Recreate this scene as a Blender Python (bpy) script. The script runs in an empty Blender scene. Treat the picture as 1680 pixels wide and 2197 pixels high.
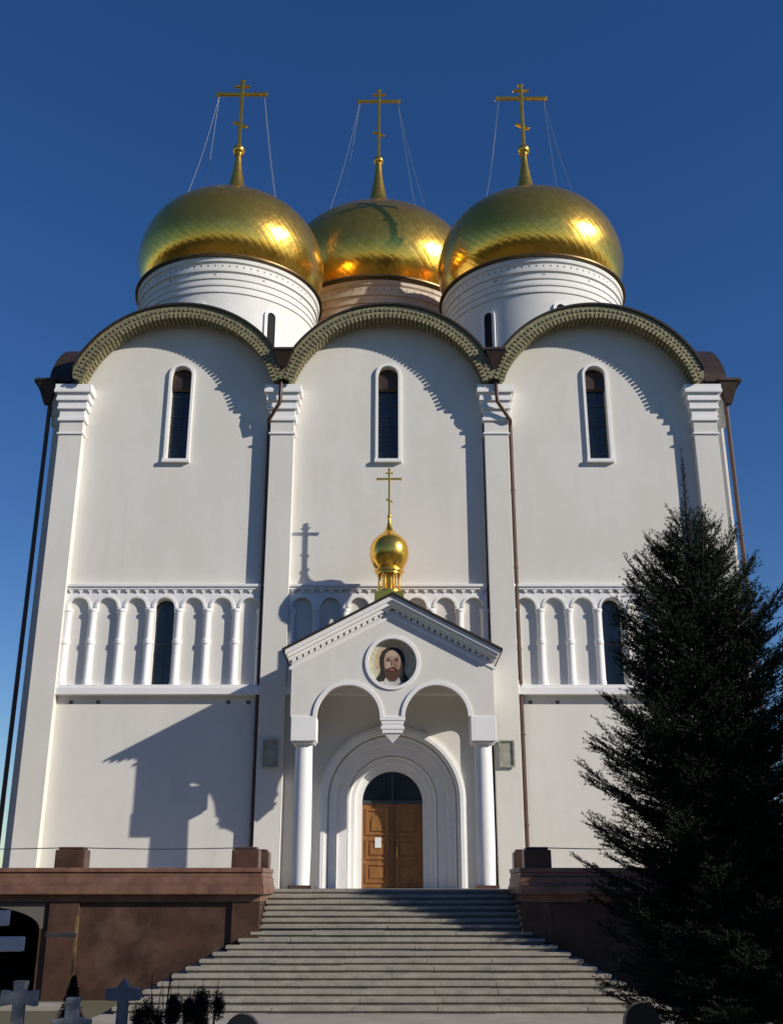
import bpy, math, random
import numpy as np
from mathutils import Vector, Matrix
from mathutils.geometry import tessellate_polygon
R = math.radians
C = bpy.context.scene.collection
S = bpy.context.scene

# ------------------------------------------------------------------ camera, light
cam = bpy.data.cameras.new('camera'); camo = bpy.data.objects.new('camera', cam); C.objects.link(camo)
camo.location = (0, -37.0, 0.1); camo.rotation_euler = (R(90 + 19.5), 0, 0)
cam.sensor_fit = 'HORIZONTAL'; cam.sensor_width = 36; cam.lens = 36 * 2265 / 1680
cam.clip_start = 0.1; cam.clip_end = 9000
S.camera = camo
SUN = Vector((2.07, -1.0, 1.065)).normalized()
SEL = math.asin(SUN.z); SAZ = math.atan2(SUN.x, SUN.y)
w = bpy.data.worlds.new('World'); S.world = w; w.use_nodes = True
nt = w.node_tree; nt.nodes.clear()
sky = nt.nodes.new('ShaderNodeTexSky'); sky.sky_type = 'NISHITA'; sky.sun_disc = False
sky.sun_elevation = SEL; sky.sun_rotation = SAZ; sky.air_density = 1.0; sky.dust_density = 0.0; sky.ozone_density = 4.0
bg = nt.nodes.new('ShaderNodeBackground'); bg.inputs['Strength'].default_value = 0.081
wo = nt.nodes.new('ShaderNodeOutputWorld')
hs = nt.nodes.new('ShaderNodeHueSaturation'); hs.inputs['Saturation'].default_value = 1.22; hs.inputs['Hue'].default_value = 0.512; hs.inputs['Value'].default_value = 1.0
nt.links.new(sky.outputs[0], hs.inputs['Color']); nt.links.new(hs.outputs[0], bg.inputs[0]); nt.links.new(bg.outputs[0], wo.inputs[0])
sl = bpy.data.lights.new('sun', 'SUN'); sl.energy = 4.2; sl.angle = R(0.53); sl.color = (1.0, 0.93, 0.82)
so = bpy.data.objects.new('sun', sl); C.objects.link(so); so.location = (60, -40, 60)
so.rotation_euler = SUN.to_track_quat('Z', 'Y').to_euler()
S.view_settings.view_transform = 'Standard'; S.view_settings.look = 'None'
S.view_settings.exposure = 0.20; S.view_settings.gamma = 1.0; S.view_settings.use_curve_mapping = False

# ------------------------------------------------------------------ materials
def mat(name, col, rough=0.8, metal=0.0, var=0.12, scale=1.5, bump=0.0, bscale=30.0, col2=None, spec=0.5, streak=False):
    m = bpy.data.materials.new(name); m.use_nodes = True
    n = m.node_tree.nodes; l = m.node_tree.links
    p = n['Principled BSDF']; p.inputs['Roughness'].default_value = rough; p.inputs['Metallic'].default_value = metal
    p.inputs['Specular IOR Level'].default_value = spec
    tc = n.new('ShaderNodeTexCoord')
    src = tc.outputs['Object']
    if streak:
        mp = n.new('ShaderNodeMapping'); mp.inputs['Scale'].default_value = (1, 1, 0.25); l.new(src, mp.inputs[0]); src = mp.outputs[0]
    nz = n.new('ShaderNodeTexNoise'); nz.inputs['Scale'].default_value = scale; nz.inputs['Detail'].default_value = 8; nz.inputs['Roughness'].default_value = 0.62
    l.new(src, nz.inputs['Vector'])
    cr = n.new('ShaderNodeValToRGB')
    c2 = col2 or tuple(c * (1 - 2 * var) for c in col)
    cr.color_ramp.elements[0].position = 0.32; cr.color_ramp.elements[1].position = 0.68
    cr.color_ramp.elements[0].color = (*c2, 1); cr.color_ramp.elements[1].color = (*col, 1)
    l.new(nz.outputs['Fac'], cr.inputs[0]); l.new(cr.outputs[0], p.inputs['Base Color'])
    if bump:
        b = n.new('ShaderNodeBump'); b.inputs['Strength'].default_value = bump; b.inputs['Distance'].default_value = 0.02
        n2 = n.new('ShaderNodeTexNoise'); n2.inputs['Scale'].default_value = bscale; n2.inputs['Detail'].default_value = 4
        l.new(tc.outputs['Object'], n2.inputs['Vector']); l.new(n2.outputs['Fac'], b.inputs['Height']); l.new(b.outputs[0], p.inputs['Normal'])
    return m

M = {}
M['plaster'] = mat('plaster', (0.75, 0.725, 0.675), 0.9, var=0.045, scale=0.9, bump=0.14, bscale=34, streak=True)
def patch(m, col, sc, lo, hi, amt, stretch=(1, 1, 1)):
    n = m.node_tree.nodes; l = m.node_tree.links; p = n['Principled BSDF']; src = p.inputs['Base Color'].links[0].from_socket
    tc = n.new('ShaderNodeTexCoord'); mp = n.new('ShaderNodeMapping'); mp.inputs['Scale'].default_value = stretch; l.new(tc.outputs['Object'], mp.inputs[0])
    z = n.new('ShaderNodeTexNoise'); z.inputs['Scale'].default_value = sc; z.inputs['Detail'].default_value = 10; z.inputs['Roughness'].default_value = 0.7; l.new(mp.outputs[0], z.inputs['Vector'])
    r = n.new('ShaderNodeMapRange'); r.inputs['From Min'].default_value = lo; r.inputs['From Max'].default_value = hi; r.inputs['To Max'].default_value = amt; l.new(z.outputs['Fac'], r.inputs['Value'])
    x = n.new('ShaderNodeMix'); x.data_type = 'RGBA'; l.new(r.outputs[0], x.inputs['Factor']); l.new(src, x.inputs['A']); x.inputs['B'].default_value = (*col, 1); l.new(x.outputs['Result'], p.inputs['Base Color'])
patch(M['plaster'], (0.65, 0.62, 0.54), 0.22, 0.42, 0.68, 0.7)
patch(M['plaster'], (0.60, 0.58, 0.55), 2.6, 0.55, 0.75, 0.5)
patch(M['plaster'], (0.50, 0.48, 0.43), 1.6, 0.59, 0.77, 0.42, (1, 1, 0.08))
M['trim'] = mat('trim', (0.86, 0.85, 0.83), 0.75, var=0.035, scale=2.0, bump=0.1, bscale=25)
M['browndrum'] = mat('gold_lit_plaster', (0.64, 0.57, 0.48), 0.85, scale=0.8, col2=(0.47, 0.37, 0.25))  # brown tones paint in shade and gold light reflected off the domes
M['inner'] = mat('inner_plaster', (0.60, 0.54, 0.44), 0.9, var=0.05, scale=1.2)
M['fascia'] = mat('patina_fascia', (0.37, 0.325, 0.18), 0.6, 0.2, scale=9, col2=(0.12, 0.108, 0.06), bump=0.8, bscale=14)
M['copper'] = mat('brown_copper', (0.085, 0.055, 0.04), 0.5, 0.5, var=0.2, scale=2.5)
M['roofedge'] = mat('dark_edge', (0.05, 0.042, 0.03), 0.5, 0.4, var=0.2, scale=4)
M['bronze'] = mat('bronze_eave', (0.22, 0.15, 0.07), 0.4, 0.7, var=0.2, scale=3)
M['drum'] = mat('drum_plaster', (0.76, 0.745, 0.71), 0.85, var=0.05, scale=1.5, bump=0.1, bscale=25)
M['chain'] = mat('pale_steel', (0.45, 0.43, 0.38), 0.35, 0.6, var=0.05)
M['pipe'] = mat('pipe_paint', (0.10, 0.055, 0.04), 0.45, 0.2, var=0.15, scale=3)
M['glass'] = mat('window_glass', (0.022, 0.03, 0.042), 0.12, 0.0, var=0.2, scale=1.5, spec=0.6)
M['bar'] = mat('window_bar', (0.05, 0.055, 0.06), 0.5, 0.0)
M['granite'] = mat('red_granite', (0.25, 0.128, 0.086), 0.4, 0, scale=2.3, col2=(0.13, 0.068, 0.048), bump=0.05, bscale=60, spec=0.5)
M['granite_panel'] = mat('dark_granite', (0.105, 0.055, 0.039), 0.3, 0, scale=1.3, col2=(0.045, 0.026, 0.02), bump=0.05, bscale=60, spec=0.4)
M['step'] = mat('step_stone', (0.345, 0.315, 0.26), 0.8, 0, var=0.16, scale=3.0, bump=0.3, bscale=22)
patch(M['step'], (0.20, 0.19, 0.17), 1.1, 0.5, 0.7, 0.7)
patch(M['step'], (0.40, 0.38, 0.33), 7.0, 0.55, 0.7, 0.6)
patch(M['granite_panel'], (0.17, 0.115, 0.09), 0.9, 0.5, 0.72, 0.55)
patch(M['granite'], (0.33, 0.22, 0.17), 2.2, 0.52, 0.72, 0.5, (0.4, 1, 1))
M['joint'] = mat('dark_joint', (0.03, 0.027, 0.024), 0.9)
M['paving'] = mat('paving', (0.36, 0.33, 0.28), 0.85, 0, var=0.14, scale=1.2, bump=0.2, bscale=20)
M['ground'] = mat('ground', (0.10, 0.10, 0.05), 0.95, 0, var=0.2, scale=0.6, col2=(0.11, 0.085, 0.055))
M['wood'] = mat('door_wood', (0.36, 0.16, 0.045), 0.45, 0, var=0.2, scale=5, streak=True)
M['wood_frame'] = mat('door_frame', (0.20, 0.10, 0.035), 0.45, 0, var=0.2, scale=5, streak=True)
M['paper'] = mat('paper', (0.82, 0.81, 0.78), 0.8, var=0.02)
M['needle'] = mat('spruce_needles', (0.022, 0.035, 0.016), 0.75, 0, var=0.25, scale=3, spec=0.2)
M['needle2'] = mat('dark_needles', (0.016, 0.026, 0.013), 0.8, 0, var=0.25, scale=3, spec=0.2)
M['bark'] = mat('bark', (0.045, 0.032, 0.022), 0.95, 0, var=0.25, scale=12)
M['leaf'] = mat('shrub_leaf', (0.012, 0.016, 0.010), 0.8, 0, var=0.25, scale=8, spec=0.2)
M['gravestone'] = mat('pale_stone', (0.21, 0.23, 0.255), 0.75, 0, var=0.2, scale=6, bump=0.3, bscale=30)
M['whitepaint'] = mat('white_paint', (0.50, 0.52, 0.53), 0.6, 0, var=0.05, scale=4)
M['blackstone'] = mat('black_granite', (0.014, 0.015, 0.019), 0.35, 0, var=0.2, scale=20)
M['oldwood'] = mat('old_wood', (0.22, 0.14, 0.05), 0.8, 0, var=0.25, scale=9)
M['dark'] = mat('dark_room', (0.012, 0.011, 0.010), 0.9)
M['plaque'] = mat('plaque_metal', (0.46, 0.44, 0.36), 0.5, 0.2, var=0.2, scale=6)
M['dots'] = mat('drum_dots', (0.30, 0.28, 0.26), 0.9)
M['greyplaster'] = mat('grey_plaster', (0.14, 0.125, 0.11), 0.9, var=0.1, scale=2)
M['wax'] = mat('wax_white', (0.75, 0.74, 0.7), 0.5)

def gold(name, tiles):
    m = bpy.data.materials.new(name); m.use_nodes = True
    n = m.node_tree.nodes; l = m.node_tree.links; p = n['Principled BSDF']
    p.inputs['Metallic'].default_value = 0.93
    tc = n.new('ShaderNodeTexCoord')
    nz = n.new('ShaderNodeTexNoise'); nz.inputs['Scale'].default_value = 3.0; nz.inputs['Detail'].default_value = 6; l.new(tc.outputs['Object'], nz.inputs['Vector'])
    cr = n.new('ShaderNodeValToRGB'); cr.color_ramp.elements[0].position = 0.3; cr.color_ramp.elements[1].position = 0.7
    cr.color_ramp.elements[0].color = (0.92, 0.51, 0.075, 1); cr.color_ramp.elements[1].color = (0.99, 0.60, 0.11, 1)
    l.new(nz.outputs['Fac'], cr.inputs[0]); l.new(cr.outputs[0], p.inputs['Base Color'])
    rr = n.new('ShaderNodeMapRange'); rr.inputs['To Min'].default_value = 0.18; rr.inputs['To Max'].default_value = 0.27
    l.new(nz.outputs['Fac'], rr.inputs['Value']); l.new(rr.outputs[0], p.inputs['Roughness'])
    if tiles:
        uv = n.new('ShaderNodeSeparateXYZ'); l.new(tc.outputs['UV'], uv.inputs[0])
        def math_(op, a, b=None):
            x = n.new('ShaderNodeMath'); x.operation = op
            for i, q in enumerate((a, b)):
                if q is None: continue
                if isinstance(q, (int, float)): x.inputs[i].default_value = q
                else: l.new(q, x.inputs[i])
            return x.outputs[0]
        u = math_('MULTIPLY', uv.outputs[0], tiles); v = math_('MULTIPLY', uv.outputs[1], tiles * 0.30)
        a = math_('ABSOLUTE', math_('SINE', math_('MULTIPLY', math_('ADD', u, v), math.pi)))
        b = math_('ABSOLUTE', math_('SINE', math_('MULTIPLY', math_('SUBTRACT', u, v), math.pi)))
        h = math_('ADD', math_('POWER', a, 0.4), math_('MULTIPLY', math_('POWER', b, 0.4), 0.35))
        h2 = math_('ADD', h, math_('MULTIPLY', nz.outputs['Fac'], 1.2))
        bp = n.new('ShaderNodeBump'); bp.inputs['Strength'].default_value = 0.11; bp.inputs['Distance'].default_value = 0.05
        l.new(h2, bp.inputs['Height']); l.new(bp.outputs[0], p.inputs['Normal'])
    return m
M['gold_tiles'] = gold('gold_tiles', 64)
M['gold'] = gold('gold_smooth', 0)

# ------------------------------------------------------------------ mesh helpers
class MB:
    def __init__(s): s.v = []; s.f = []; s.uv = None
    def add(s, vs, fs):
        o = len(s.v); s.v += [tuple(p) for p in vs]; s.f += [tuple(i + o for i in f) for f in fs]; return s
    def box(s, x0, x1, y0, y1, z0, z1, rot=None, at=None):
        vs = [Vector(p) for p in ((x0,y0,z0),(x1,y0,z0),(x1,y1,z0),(x0,y1,z0),(x0,y0,z1),(x1,y0,z1),(x1,y1,z1),(x0,y1,z1))]
        if rot is not None: vs = [rot @ p for p in vs]
        if at is not None: vs = [p + Vector(at) for p in vs]
        return s.add(vs, [(0,3,2,1),(4,5,6,7),(0,1,5,4),(1,2,6,5),(2,3,7,6),(3,0,4,7)])
    def lathe(s, prof, n=48, c=(0,0,0), cap=True, a0=0, a1=2*math.pi):
        full = abs(a1 - a0 - 2*math.pi) < 1e-6; k = n if full else n + 1
        vs = [(c[0]+r*math.sin(a0+(a1-a0)*i/n), c[1]-r*math.cos(a0+(a1-a0)*i/n), c[2]+z) for r, z in prof for i in range(k)]
        fs = []
        for j in range(len(prof)-1):
            for i in range(n):
                i2 = (i+1) % k
                fs.append((j*k+i, j*k+i2, (j+1)*k+i2, (j+1)*k+i))
        if cap and full:
            fs.append(tuple(range(k))[::-1]); fs.append(tuple((len(prof)-1)*k+i for i in range(k)))
        return s.add(vs, fs)
    def tube(s, pts, r, n=8):
        pts = [Vector(p) for p in pts]; m = len(pts); rs = r if isinstance(r, (list, tuple)) else [r]*m
        vs = []; up = None
        for i, p in enumerate(pts):
            d = (pts[min(i+1, m-1)] - pts[max(i-1, 0)]).normalized()
            if up is None: up = Vector((0,0,1)) if abs(d.z) < 0.9 else Vector((0,1,0))
            a = d.cross(up).normalized(); b = a.cross(d).normalized(); up = b
            for k in range(n):
                t = 2*math.pi*k/n; vs.append(p + a*(rs[i]*math.cos(t)) + b*(rs[i]*math.sin(t)))
        fs = [(i*n+k, i*n+(k+1)%n, (i+1)*n+(k+1)%n, (i+1)*n+k) for i in range(m-1) for k in range(n)]
        fs += [tuple(range(n))[::-1], tuple((m-1)*n+k for k in range(n))]
        return s.add(vs, fs)
    def plate(s, outer, holes=(), y0=0.0, y1=0.3, plane='xz'):
        """flat polygon in (u, z) with holes, front at y0, back at y1 (plane xz) or x0/x1 (plane yz)"""
        loops = [list(outer)] + [list(h) for h in holes]
        tri = tessellate_polygon([[Vector((u, z, 0)) for u, z in L] for L in loops])
        flat = [p for L in loops for p in L]; n = len(flat)
        P = (lambda u, z, d: (u, d, z)) if plane == 'xz' else (lambda u, z, d: (d, u, z))
        vs = [P(u, z, y0) for u, z in flat] + [P(u, z, y1) for u, z in flat]
        fs = [tuple(t) for t in tri] + [tuple(i+n for i in t) for t in tri]
        o = 0
        for L in loops:
            k = len(L)
            for i in range(k):
                a, b = o+i, o+(i+1)%k
                fs.append((a, b, b+n, a+n))
            o += k
        return s.add(vs, fs)
    def sphere(s, c, r, n=20, sz=1.0):
        return s.lathe([(max(1e-4, r*math.sin(math.pi*i/12)), -r*sz*math.cos(math.pi*i/12)) for i in range(13)], n, c, cap=False)
    def build(s, name, material, parent=None, smooth=False, bevel=0.0):
        me = bpy.data.meshes.new(name); me.from_pydata(s.v, [], s.f); me.validate()
        import bmesh
        b = bmesh.new(); b.from_mesh(me); bmesh.ops.recalc_face_normals(b, faces=b.faces[:]); b.to_mesh(me); b.free()
        me.materials.append(material if not isinstance(material, str) else M[material])
        o = bpy.data.objects.new(name, me); C.objects.link(o)
        if smooth:
            me.polygons.foreach_set('use_smooth', [True]*len(me.polygons))
            me.set_sharp_from_angle(angle=R(35))
        if bevel:
            md = o.modifiers.new('bevel', 'BEVEL'); md.width = bevel; md.segments = 2; md.limit_method = 'ANGLE'; md.angle_limit = R(40)
        if parent is not None:
            o.parent = parent; o.matrix_parent_inverse = Matrix.Translation(-root_loc(parent))
        return o
def root_loc(o):                          # parts are built in world coordinates: only a top-level root is offset
    return o.location.copy() if o.parent is None else Vector((0, 0, 0))
def tag(o, label=None, cat=None, group=None, kind=None):
    for k, v in (('label', label), ('category', cat), ('group', group), ('kind', kind)):
        if v: o[k] = v
    return o
def empty(name, loc, label, cat, group=None):
    o = bpy.data.objects.new(name, None); C.objects.link(o); o.location = loc; o.empty_display_size = 0.3
    return tag(o, label, cat, group)
def arc(cx, cz, r, a0, a1, n=24):
    return [(cx + r*math.cos(R(a0+(a1-a0)*i/n)), cz + r*math.sin(R(a0+(a1-a0)*i/n))) for i in range(n+1)]
def arch(cx, z0, zs, r, n=24):           # closed arched outline
    return [(cx-r, z0), (cx+r, z0)] + arc(cx, zs, r, 0, 180, n)
def archband(cx, z0, zs, ri, ro, n=28):
    return [(cx+ri, z0), (cx+ro, z0)] + arc(cx, zs, ro, 0, 180, n) + [(cx-ro, z0), (cx-ri, z0)] + arc(cx, zs, ri, 180, 0, n)

# ------------------------------------------------------------------ setting
def sheet(name, x0, x1, y0, y1, z, m, n=1):
    b = MB(); b.add([(x0,y0,z),(x1,y0,z),(x1,y1,z),(x0,y1,z)], [(0,1,2,3)])
    return tag(b.build(name, m), kind='structure')
GZ = -2.62                                # lower ground
sheet('ground', -3000, 3000, -3000, 3000, GZ, 'ground')
sheet('path', -6.5, 6.5, -34, -11.0, GZ+0.004, 'paving')
kb = MB(); kb.box(-17, -7.3, -10.3, -9.7, GZ-0.1, GZ+0.12); tag(kb.build('pavement_kerb', 'paving', bevel=0.02), kind='structure')
# (the recess for the stair is left open by building the floor in three pieces)
pf = MB()
pf.box(-17, -3.46, -7.9, 40, -0.4, -0.002); pf.box(3.46, 17, -7.9, 40, -0.4, -0.002); pf.box(-3.46, 3.46, -5.96, 40, -0.4, -0.002)
tag(pf.build('terrace_floor', 'paving'), kind='structure')

# ------------------------------------------------------------------ cathedral
BX = [-8.15, -0.13, 7.9]; PX = [-12.15, -4.14, 3.97, 11.9]; PH = 0.45
AR, AC = 3.9, 17.2                        # arch radius and centre height
church = empty('cathedral', (0, 0, 0), 'white three-bay cathedral with five-bay style gilded onion domes rising over round gables', 'church')
church['label'] = 'white cathedral with golden onion domes, rounded gables and a columned porch'
# body
body = MB()
for i, cx in enumerate(BX):
    x0 = cx-3.6; x1 = cx+3.6
    s0 = math.degrees(math.asin((18.2-AC)/AR))
    out = [(x0, 0.0-0.1), (x1, -0.1), (x1, 18.2)] + arc(cx, AC, AR-0.0, s0, 180-s0, 40) + [(x0, 18.2)]
    holes = [arch(cx, 15.3, 18.85, 0.385)]
    holes.append(arch(cx, 6.75, 9.52, 0.34))
    if i == 1:
        px = 0.03
        a = arch(px, -0.1, 2.83, 2.2)
        # the portal opening reaches the floor: run the outline round it
        out = [(x0, -0.1), (px-2.2, -0.1)] + arc(px, 2.83, 2.2, 180, 0, 40) + [(px+2.2, -0.1), (x1, -0.1), (x1, 18.2)] + arc(cx, AC, AR, s0, 180-s0, 40) + [(x0, 18.2)]
    body.plate(out, holes, 0.0, 0.5)
fw = body.build('front_wall', 'plaster', church)
sw = MB()
for sgn, xw in ((-1, -12.6), (1, 12.35)):
    pts = [(0.0, -0.1), (24, -0.1), (24, 18.2)]
    for cy in (20.1, 12.1, 4.1): pts += [(cy+3.7, 18.2)] + arc(cy, AC, AR, 16, 164, 24) + [(cy-3.7, 18.2)]
    pts += [(0.0, 18.2)]
    sw.plate(pts, (), xw, xw - sgn*0.5, 'yz')
sw.box(-12.1, 11.85, 23.5, 24, -0.1, 18.2)
sw.build('side_wall', 'plaster', church)
for sgn, xa in ((-1, -12.6), (1, 12.35)):
    for cy in (0.95, 8.1, 16.1, 23.4):
        cp = MB(); xx = sorted((xa, xa + sgn*0.52)); cp.box(xx[0], xx[1], cy-0.45, cy+0.45, -0.1, 16.9)
        for k, (e, za, zb) in enumerate(((0.08, 16.9, 17.3), (0.14, 17.3, 17.62), (0.2, 17.62, 18.2))):
            cp.box(xx[0]-(e if sgn < 0 else 0), xx[1]+(e if sgn > 0 else 0), cy-0.45-e, cy+0.45+e, za, zb)
        cp.build('side_pilaster', 'plaster', church, bevel=0.01)
for k, x in enumerate(PX):
    b = MB(); b.box(x-PH, x+PH, -0.35, 0.02, -0.1, 16.2)
    b.box(x-PH+0.0, x+PH, -0.35, 0.02, 16.26, 16.75)
    p = b.build('pilaster', 'plaster', church, bevel=0.012)
    b = MB()
    for e, za, zb in ((0.05, 16.2, 16.27), (0.07, 16.75, 16.88), (0.03, 16.88, 17.22), (0.12, 17.22, 17.3), (0.10, 17.3, 17.55), (0.18, 17.55, 17.66), (0.16, 17.66, 17.86), (0.26, 17.86, 18.0), (0.24, 18.0, 18.2)):
        b.box(x-PH-e, x+PH+e, -0.35-e, 0.02, za, zb)
    b.build('capital', 'trim', p, bevel=0.008)
# arches
for i, cx in enumerate(BX):
    yf = -0.8 - 0.006*(i == 1)
    def clipx(pts): return [(min(max(u, cx-4.02), cx+4.02), z) for u, z in pts]
    ro = 4.3; a0 = 13.5
    s1 = math.degrees(math.asin((18.22-AC)/AR))
    pts = clipx(arc(cx, AC, ro, 17, 163, 56)) + clipx(arc(cx, AC, AR, 180-s1, s1, 56))
    z = MB(); z.plate(pts, (), yf, 0.3)
    g = z.build('arched_gable', 'fascia', church)
    # ornament: beads on fascia, teeth on the rim, brackets on the soffit
    t = MB(); N = 60
    for k in range(N):
        a = R(s1 + (180-2*s1)*(k+0.5)/N); rot = Matrix.Rotation(-(a-math.pi/2), 3, 'Y')
        t.box(-0.05, 0.05, yf-0.03, yf+0.08, AR-0.15, AR+0.06, rot, (cx, 0, AC))
        t.box(-0.055, 0.055, yf+0.2, -0.12, AR-0.09, AR+0.02, rot, (cx, 0, AC))
        t.box(-0.045, 0.045, yf-0.035, yf+0.02, AR+0.14, AR+0.25, rot, (cx, 0, AC))
    t.build('lace_trim', 'fascia', g)
    e = MB(); e.plate(clipx(arc(cx, AC, ro+0.09, 20, 160, 56)) + clipx(arc(cx, AC, ro+0.003, 160, 20, 56)), (), yf-0.08, 24.6)
    e.build('roof_edge', 'roofedge', g)
rv = MB()
def vault_x(cy, xa, xb):
    pts = arc(cy, AC, 4.33, 15, 165, 30) + arc(cy, AC, 4.05, 165, 15, 30)
    rv.plate([(min(max(u, cy-4.0), cy+4.0), z) for u, z in pts], (), xa, xb, 'yz')
for cy in (4.1, 12.1, 20.1): vault_x(cy, -13.35, 13.1)
rv.build('roof_vault', 'copper', church)
# cornice gutters at the corners and the valley hoppers with their downpipes
def hopper(x, y, z, wd=0.6, hh=0.55):
    b = MB(); q = wd/2
    vs = []
    for e, zz in ((q*0.3, z-hh), (q*0.95, z-0.18), (q, z-0.1), (q*1.12, z-0.1), (q*1.12, z)):
        vs += [(x-e, y-e, zz), (x+e, y-e, zz), (x+e, y+e, zz), (x-e, y+e, zz)]
    fs = [(0,3,2,1)] + [(j*4+i, j*4+(i+1)%4, j*4+4+(i+1)%4, j*4+4+i) for j in range(4) for i in range(4)] + [(16,17,18,19)]
    return b.add(vs, fs)
for x, pp in ((PX[1], [(-4.2, -0.62, 18.95), (-4.22, -0.70, 17.5), (-4.25, -0.66, 17.35), (-4.66, -0.42, 16.75), (-4.66, -0.2, 16.6), (-4.66, -0.15, 0.0)]),
              (PX[2], [(4.0, -0.62, 18.95), (4.0, -0.70, 17.6), (4.03, -0.66, 17.4), (4.5, -0.45, 16.75), (4.52, -0.2, 16.6), (4.52, -0.15, 0.0)])):
    b = MB(); b.tube(pp, 0.075, 10)
    for zz in (14, 11, 8, 5, 2): b.lathe([(0.095, -0.04), (0.095, 0.04)], 10, (pp[-1][0], -0.16, zz))
    dp = b.build('downpipe', 'pipe', church, smooth=True)
    hopper(x, -0.72, 19.5, 0.72, 0.75).build('rain_hopper', 'copper', dp)
for sg, x in ((-1, -13.28), (1, 13.0)):
    b = MB(); pts = [(x, 0.25, 18.1), (x, 0.3, 17.6), (x, 0.3, 0.0)]
    b.tube(pts, 0.085, 10)
    dp = b.build('downpipe', 'pipe', church, smooth=True)
    h = hopper(x+sg*0.08, 0.2, 18.66, 0.72, 0.95); h.box(min(x-sg*0.8, x+sg*0.6), max(x-sg*0.8, x+sg*0.6), -0.05, 1.0, 18.58, 18.69)
    h.box(min(x-sg*0.75, x+sg*0.42), max(x-sg*0.75, x+sg*0.42), 0.05, 0.9, 18.3, 18.58)
    h.build('rain_hopper', 'copper', dp)
# slit windows
for i, cx in enumerate(BX):
    b = MB(); b.plate(archband(cx, 15.3, 18.85, 0.385, 0.49), (), -0.09, 0.02)
    f = b.build('window', 'trim', church, bevel=0.01)
    b = MB(); b.box(cx-0.52, cx+0.52, -0.16, 0.02, 15.16, 15.3); b.build('sill', 'trim', f, bevel=0.01)
    b = MB(); b.plate(arch(cx, 15.3, 18.85, 0.387), (), 0.27, 0.31); b.build('pane', 'glass', f)
    b = MB(); b.box(cx-0.012, cx+0.012, 0.245, 0.27, 15.3, 19.2)
    for k in range(9): b.box(cx-0.38, cx+0.38, 0.242, 0.267, 15.6+k*0.4, 15.625+k*0.4)
    b.build('glazing_bar', 'bar', f)
# blind arcades
for i, cx in enumerate(BX):
    sp = 1.028; n = 7
    xs = [cx + (k-3)*sp for k in range(n)]
    lo, hi = cx-3.57, cx+3.57
    out = [(lo, 10.04), (lo, 9.45)]
    for x in xs:
        out += [(x-0.36, 9.45)] + arc(x, 9.52, 0.36, 180, 0, 14) + [(x+0.36, 9.45)]
    out += [(hi, 9.45), (hi, 10.04)]
    b = MB(); b.plate(out, (), -0.13, 0.0)
    a = b.build('blind_arcade', 'trim', church)
    b = MB()
    for x in xs: b.plate([(u, z) for u, z in arc(x, 9.52, 0.45, 0, 180, 16)] + [(u, z) for u, z in arc(x, 9.52, 0.362, 180, 0, 16)], (), -0.16, -0.12)
    b.build('arch_moulding', 'trim', a)
    b = MB(); b.box(lo, hi, -0.24, 0.0, 10.27, 10.37); b.box(lo, hi, -0.19, 0.0, 10.18, 10.27)
    b.build('ledge', 'trim', a, bevel=0.01)
    b = MB(); b.box(lo, hi, -0.07, 0.0, 10.04, 10.18)
    for k in range(21):
        x = lo + (k+0.5)*(hi-lo)/21
        b.plate([(x-0.11, 10.18), (x+0.11, 10.18), (x, 10.05)], (), -0.17, -0.06)
    b.build('dentil_course', 'trim', a)
    b = MB(); b.box(lo, hi, -0.29, 0.0, 6.37, 6.62); b.box(lo, hi, -0.24, 0.0, 6.62, 6.72); b.build('sill', 'trim', a, bevel=0.012)
    for k in range(n+1):
        x = cx + (k-3.5)*sp
        b = MB()
        b.lathe([(0.17, 6.72), (0.17, 6.86), (0.14, 6.92), (0.135, 8.16), (0.165, 8.2), (0.165, 8.33), (0.135, 8.37), (0.135, 9.26), (0.15, 9.30), (0.15, 9.34), (0.18, 9.38), (0.18, 9.455)], 20, (max(min(x, hi-0.1), lo+0.1), -0.05, 0))
        b.build('colonnette', 'trim', a, smooth=True)
    b = MB(); b.plate(arch(cx, 6.75, 9.52, 0.345), (), 0.22, 0.26); b.build('pane', 'glass', a)
    b = MB(); b.box(cx-0.34, cx+0.34, 0.19, 0.22, 8.2, 8.27); b.box(cx-0.015, cx+0.015, 0.2, 0.22, 6.75, 9.86); b.build('glazing_bar', 'bar', a)
    for x in (cx-3.05, cx-2.1, cx+2.45, cx+3.15):
        if i == 1: continue
        b = MB(); b.box(x-0.07, x+0.07, -0.012, 0.05, 6.08, 6.2); b.build('wall_vent', 'greyplaster', church)
# drums, domes and crosses
def ortho_cross(b, x, y, z0, z1, bz, bw, t):
    """z0 foot, z1 top, bz height of the main bar, bw its width, t thickness"""
    b.box(x-t/2, x+t/2, y-t/2, y+t/2, z0, z1)
    H = z1-bz
    b.box(x-bw/2, x+bw/2, y-t*0.42, y+t*0.42, bz-t*0.5, bz+t*0.5)
    b.box(x-bw*0.16, x+bw*0.16, y-t*0.42, y+t*0.42, bz+H*0.50, bz+H*0.50+t*0.7)
    for q in (-1, 1): b.box(x+q*bw/2-t*0.35, x+q*bw/2+t*0.35, y-t*0.35, y+t*0.35, bz-t*0.75, bz+t*0.75)
    b.box(x-t*0.8, x+t*0.8, y-t*0.4, y+t*0.4, z1-t*0.4, z1+t*0.2)
    rot = Matrix.Rotation(R(24), 3, 'Y')
    b.box(-bw*0.15, bw*0.15, -t*0.42, t*0.42, -t*0.4, t*0.4, rot, (x, y, z0+(bz-z0)*0.42))
    return b
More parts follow.
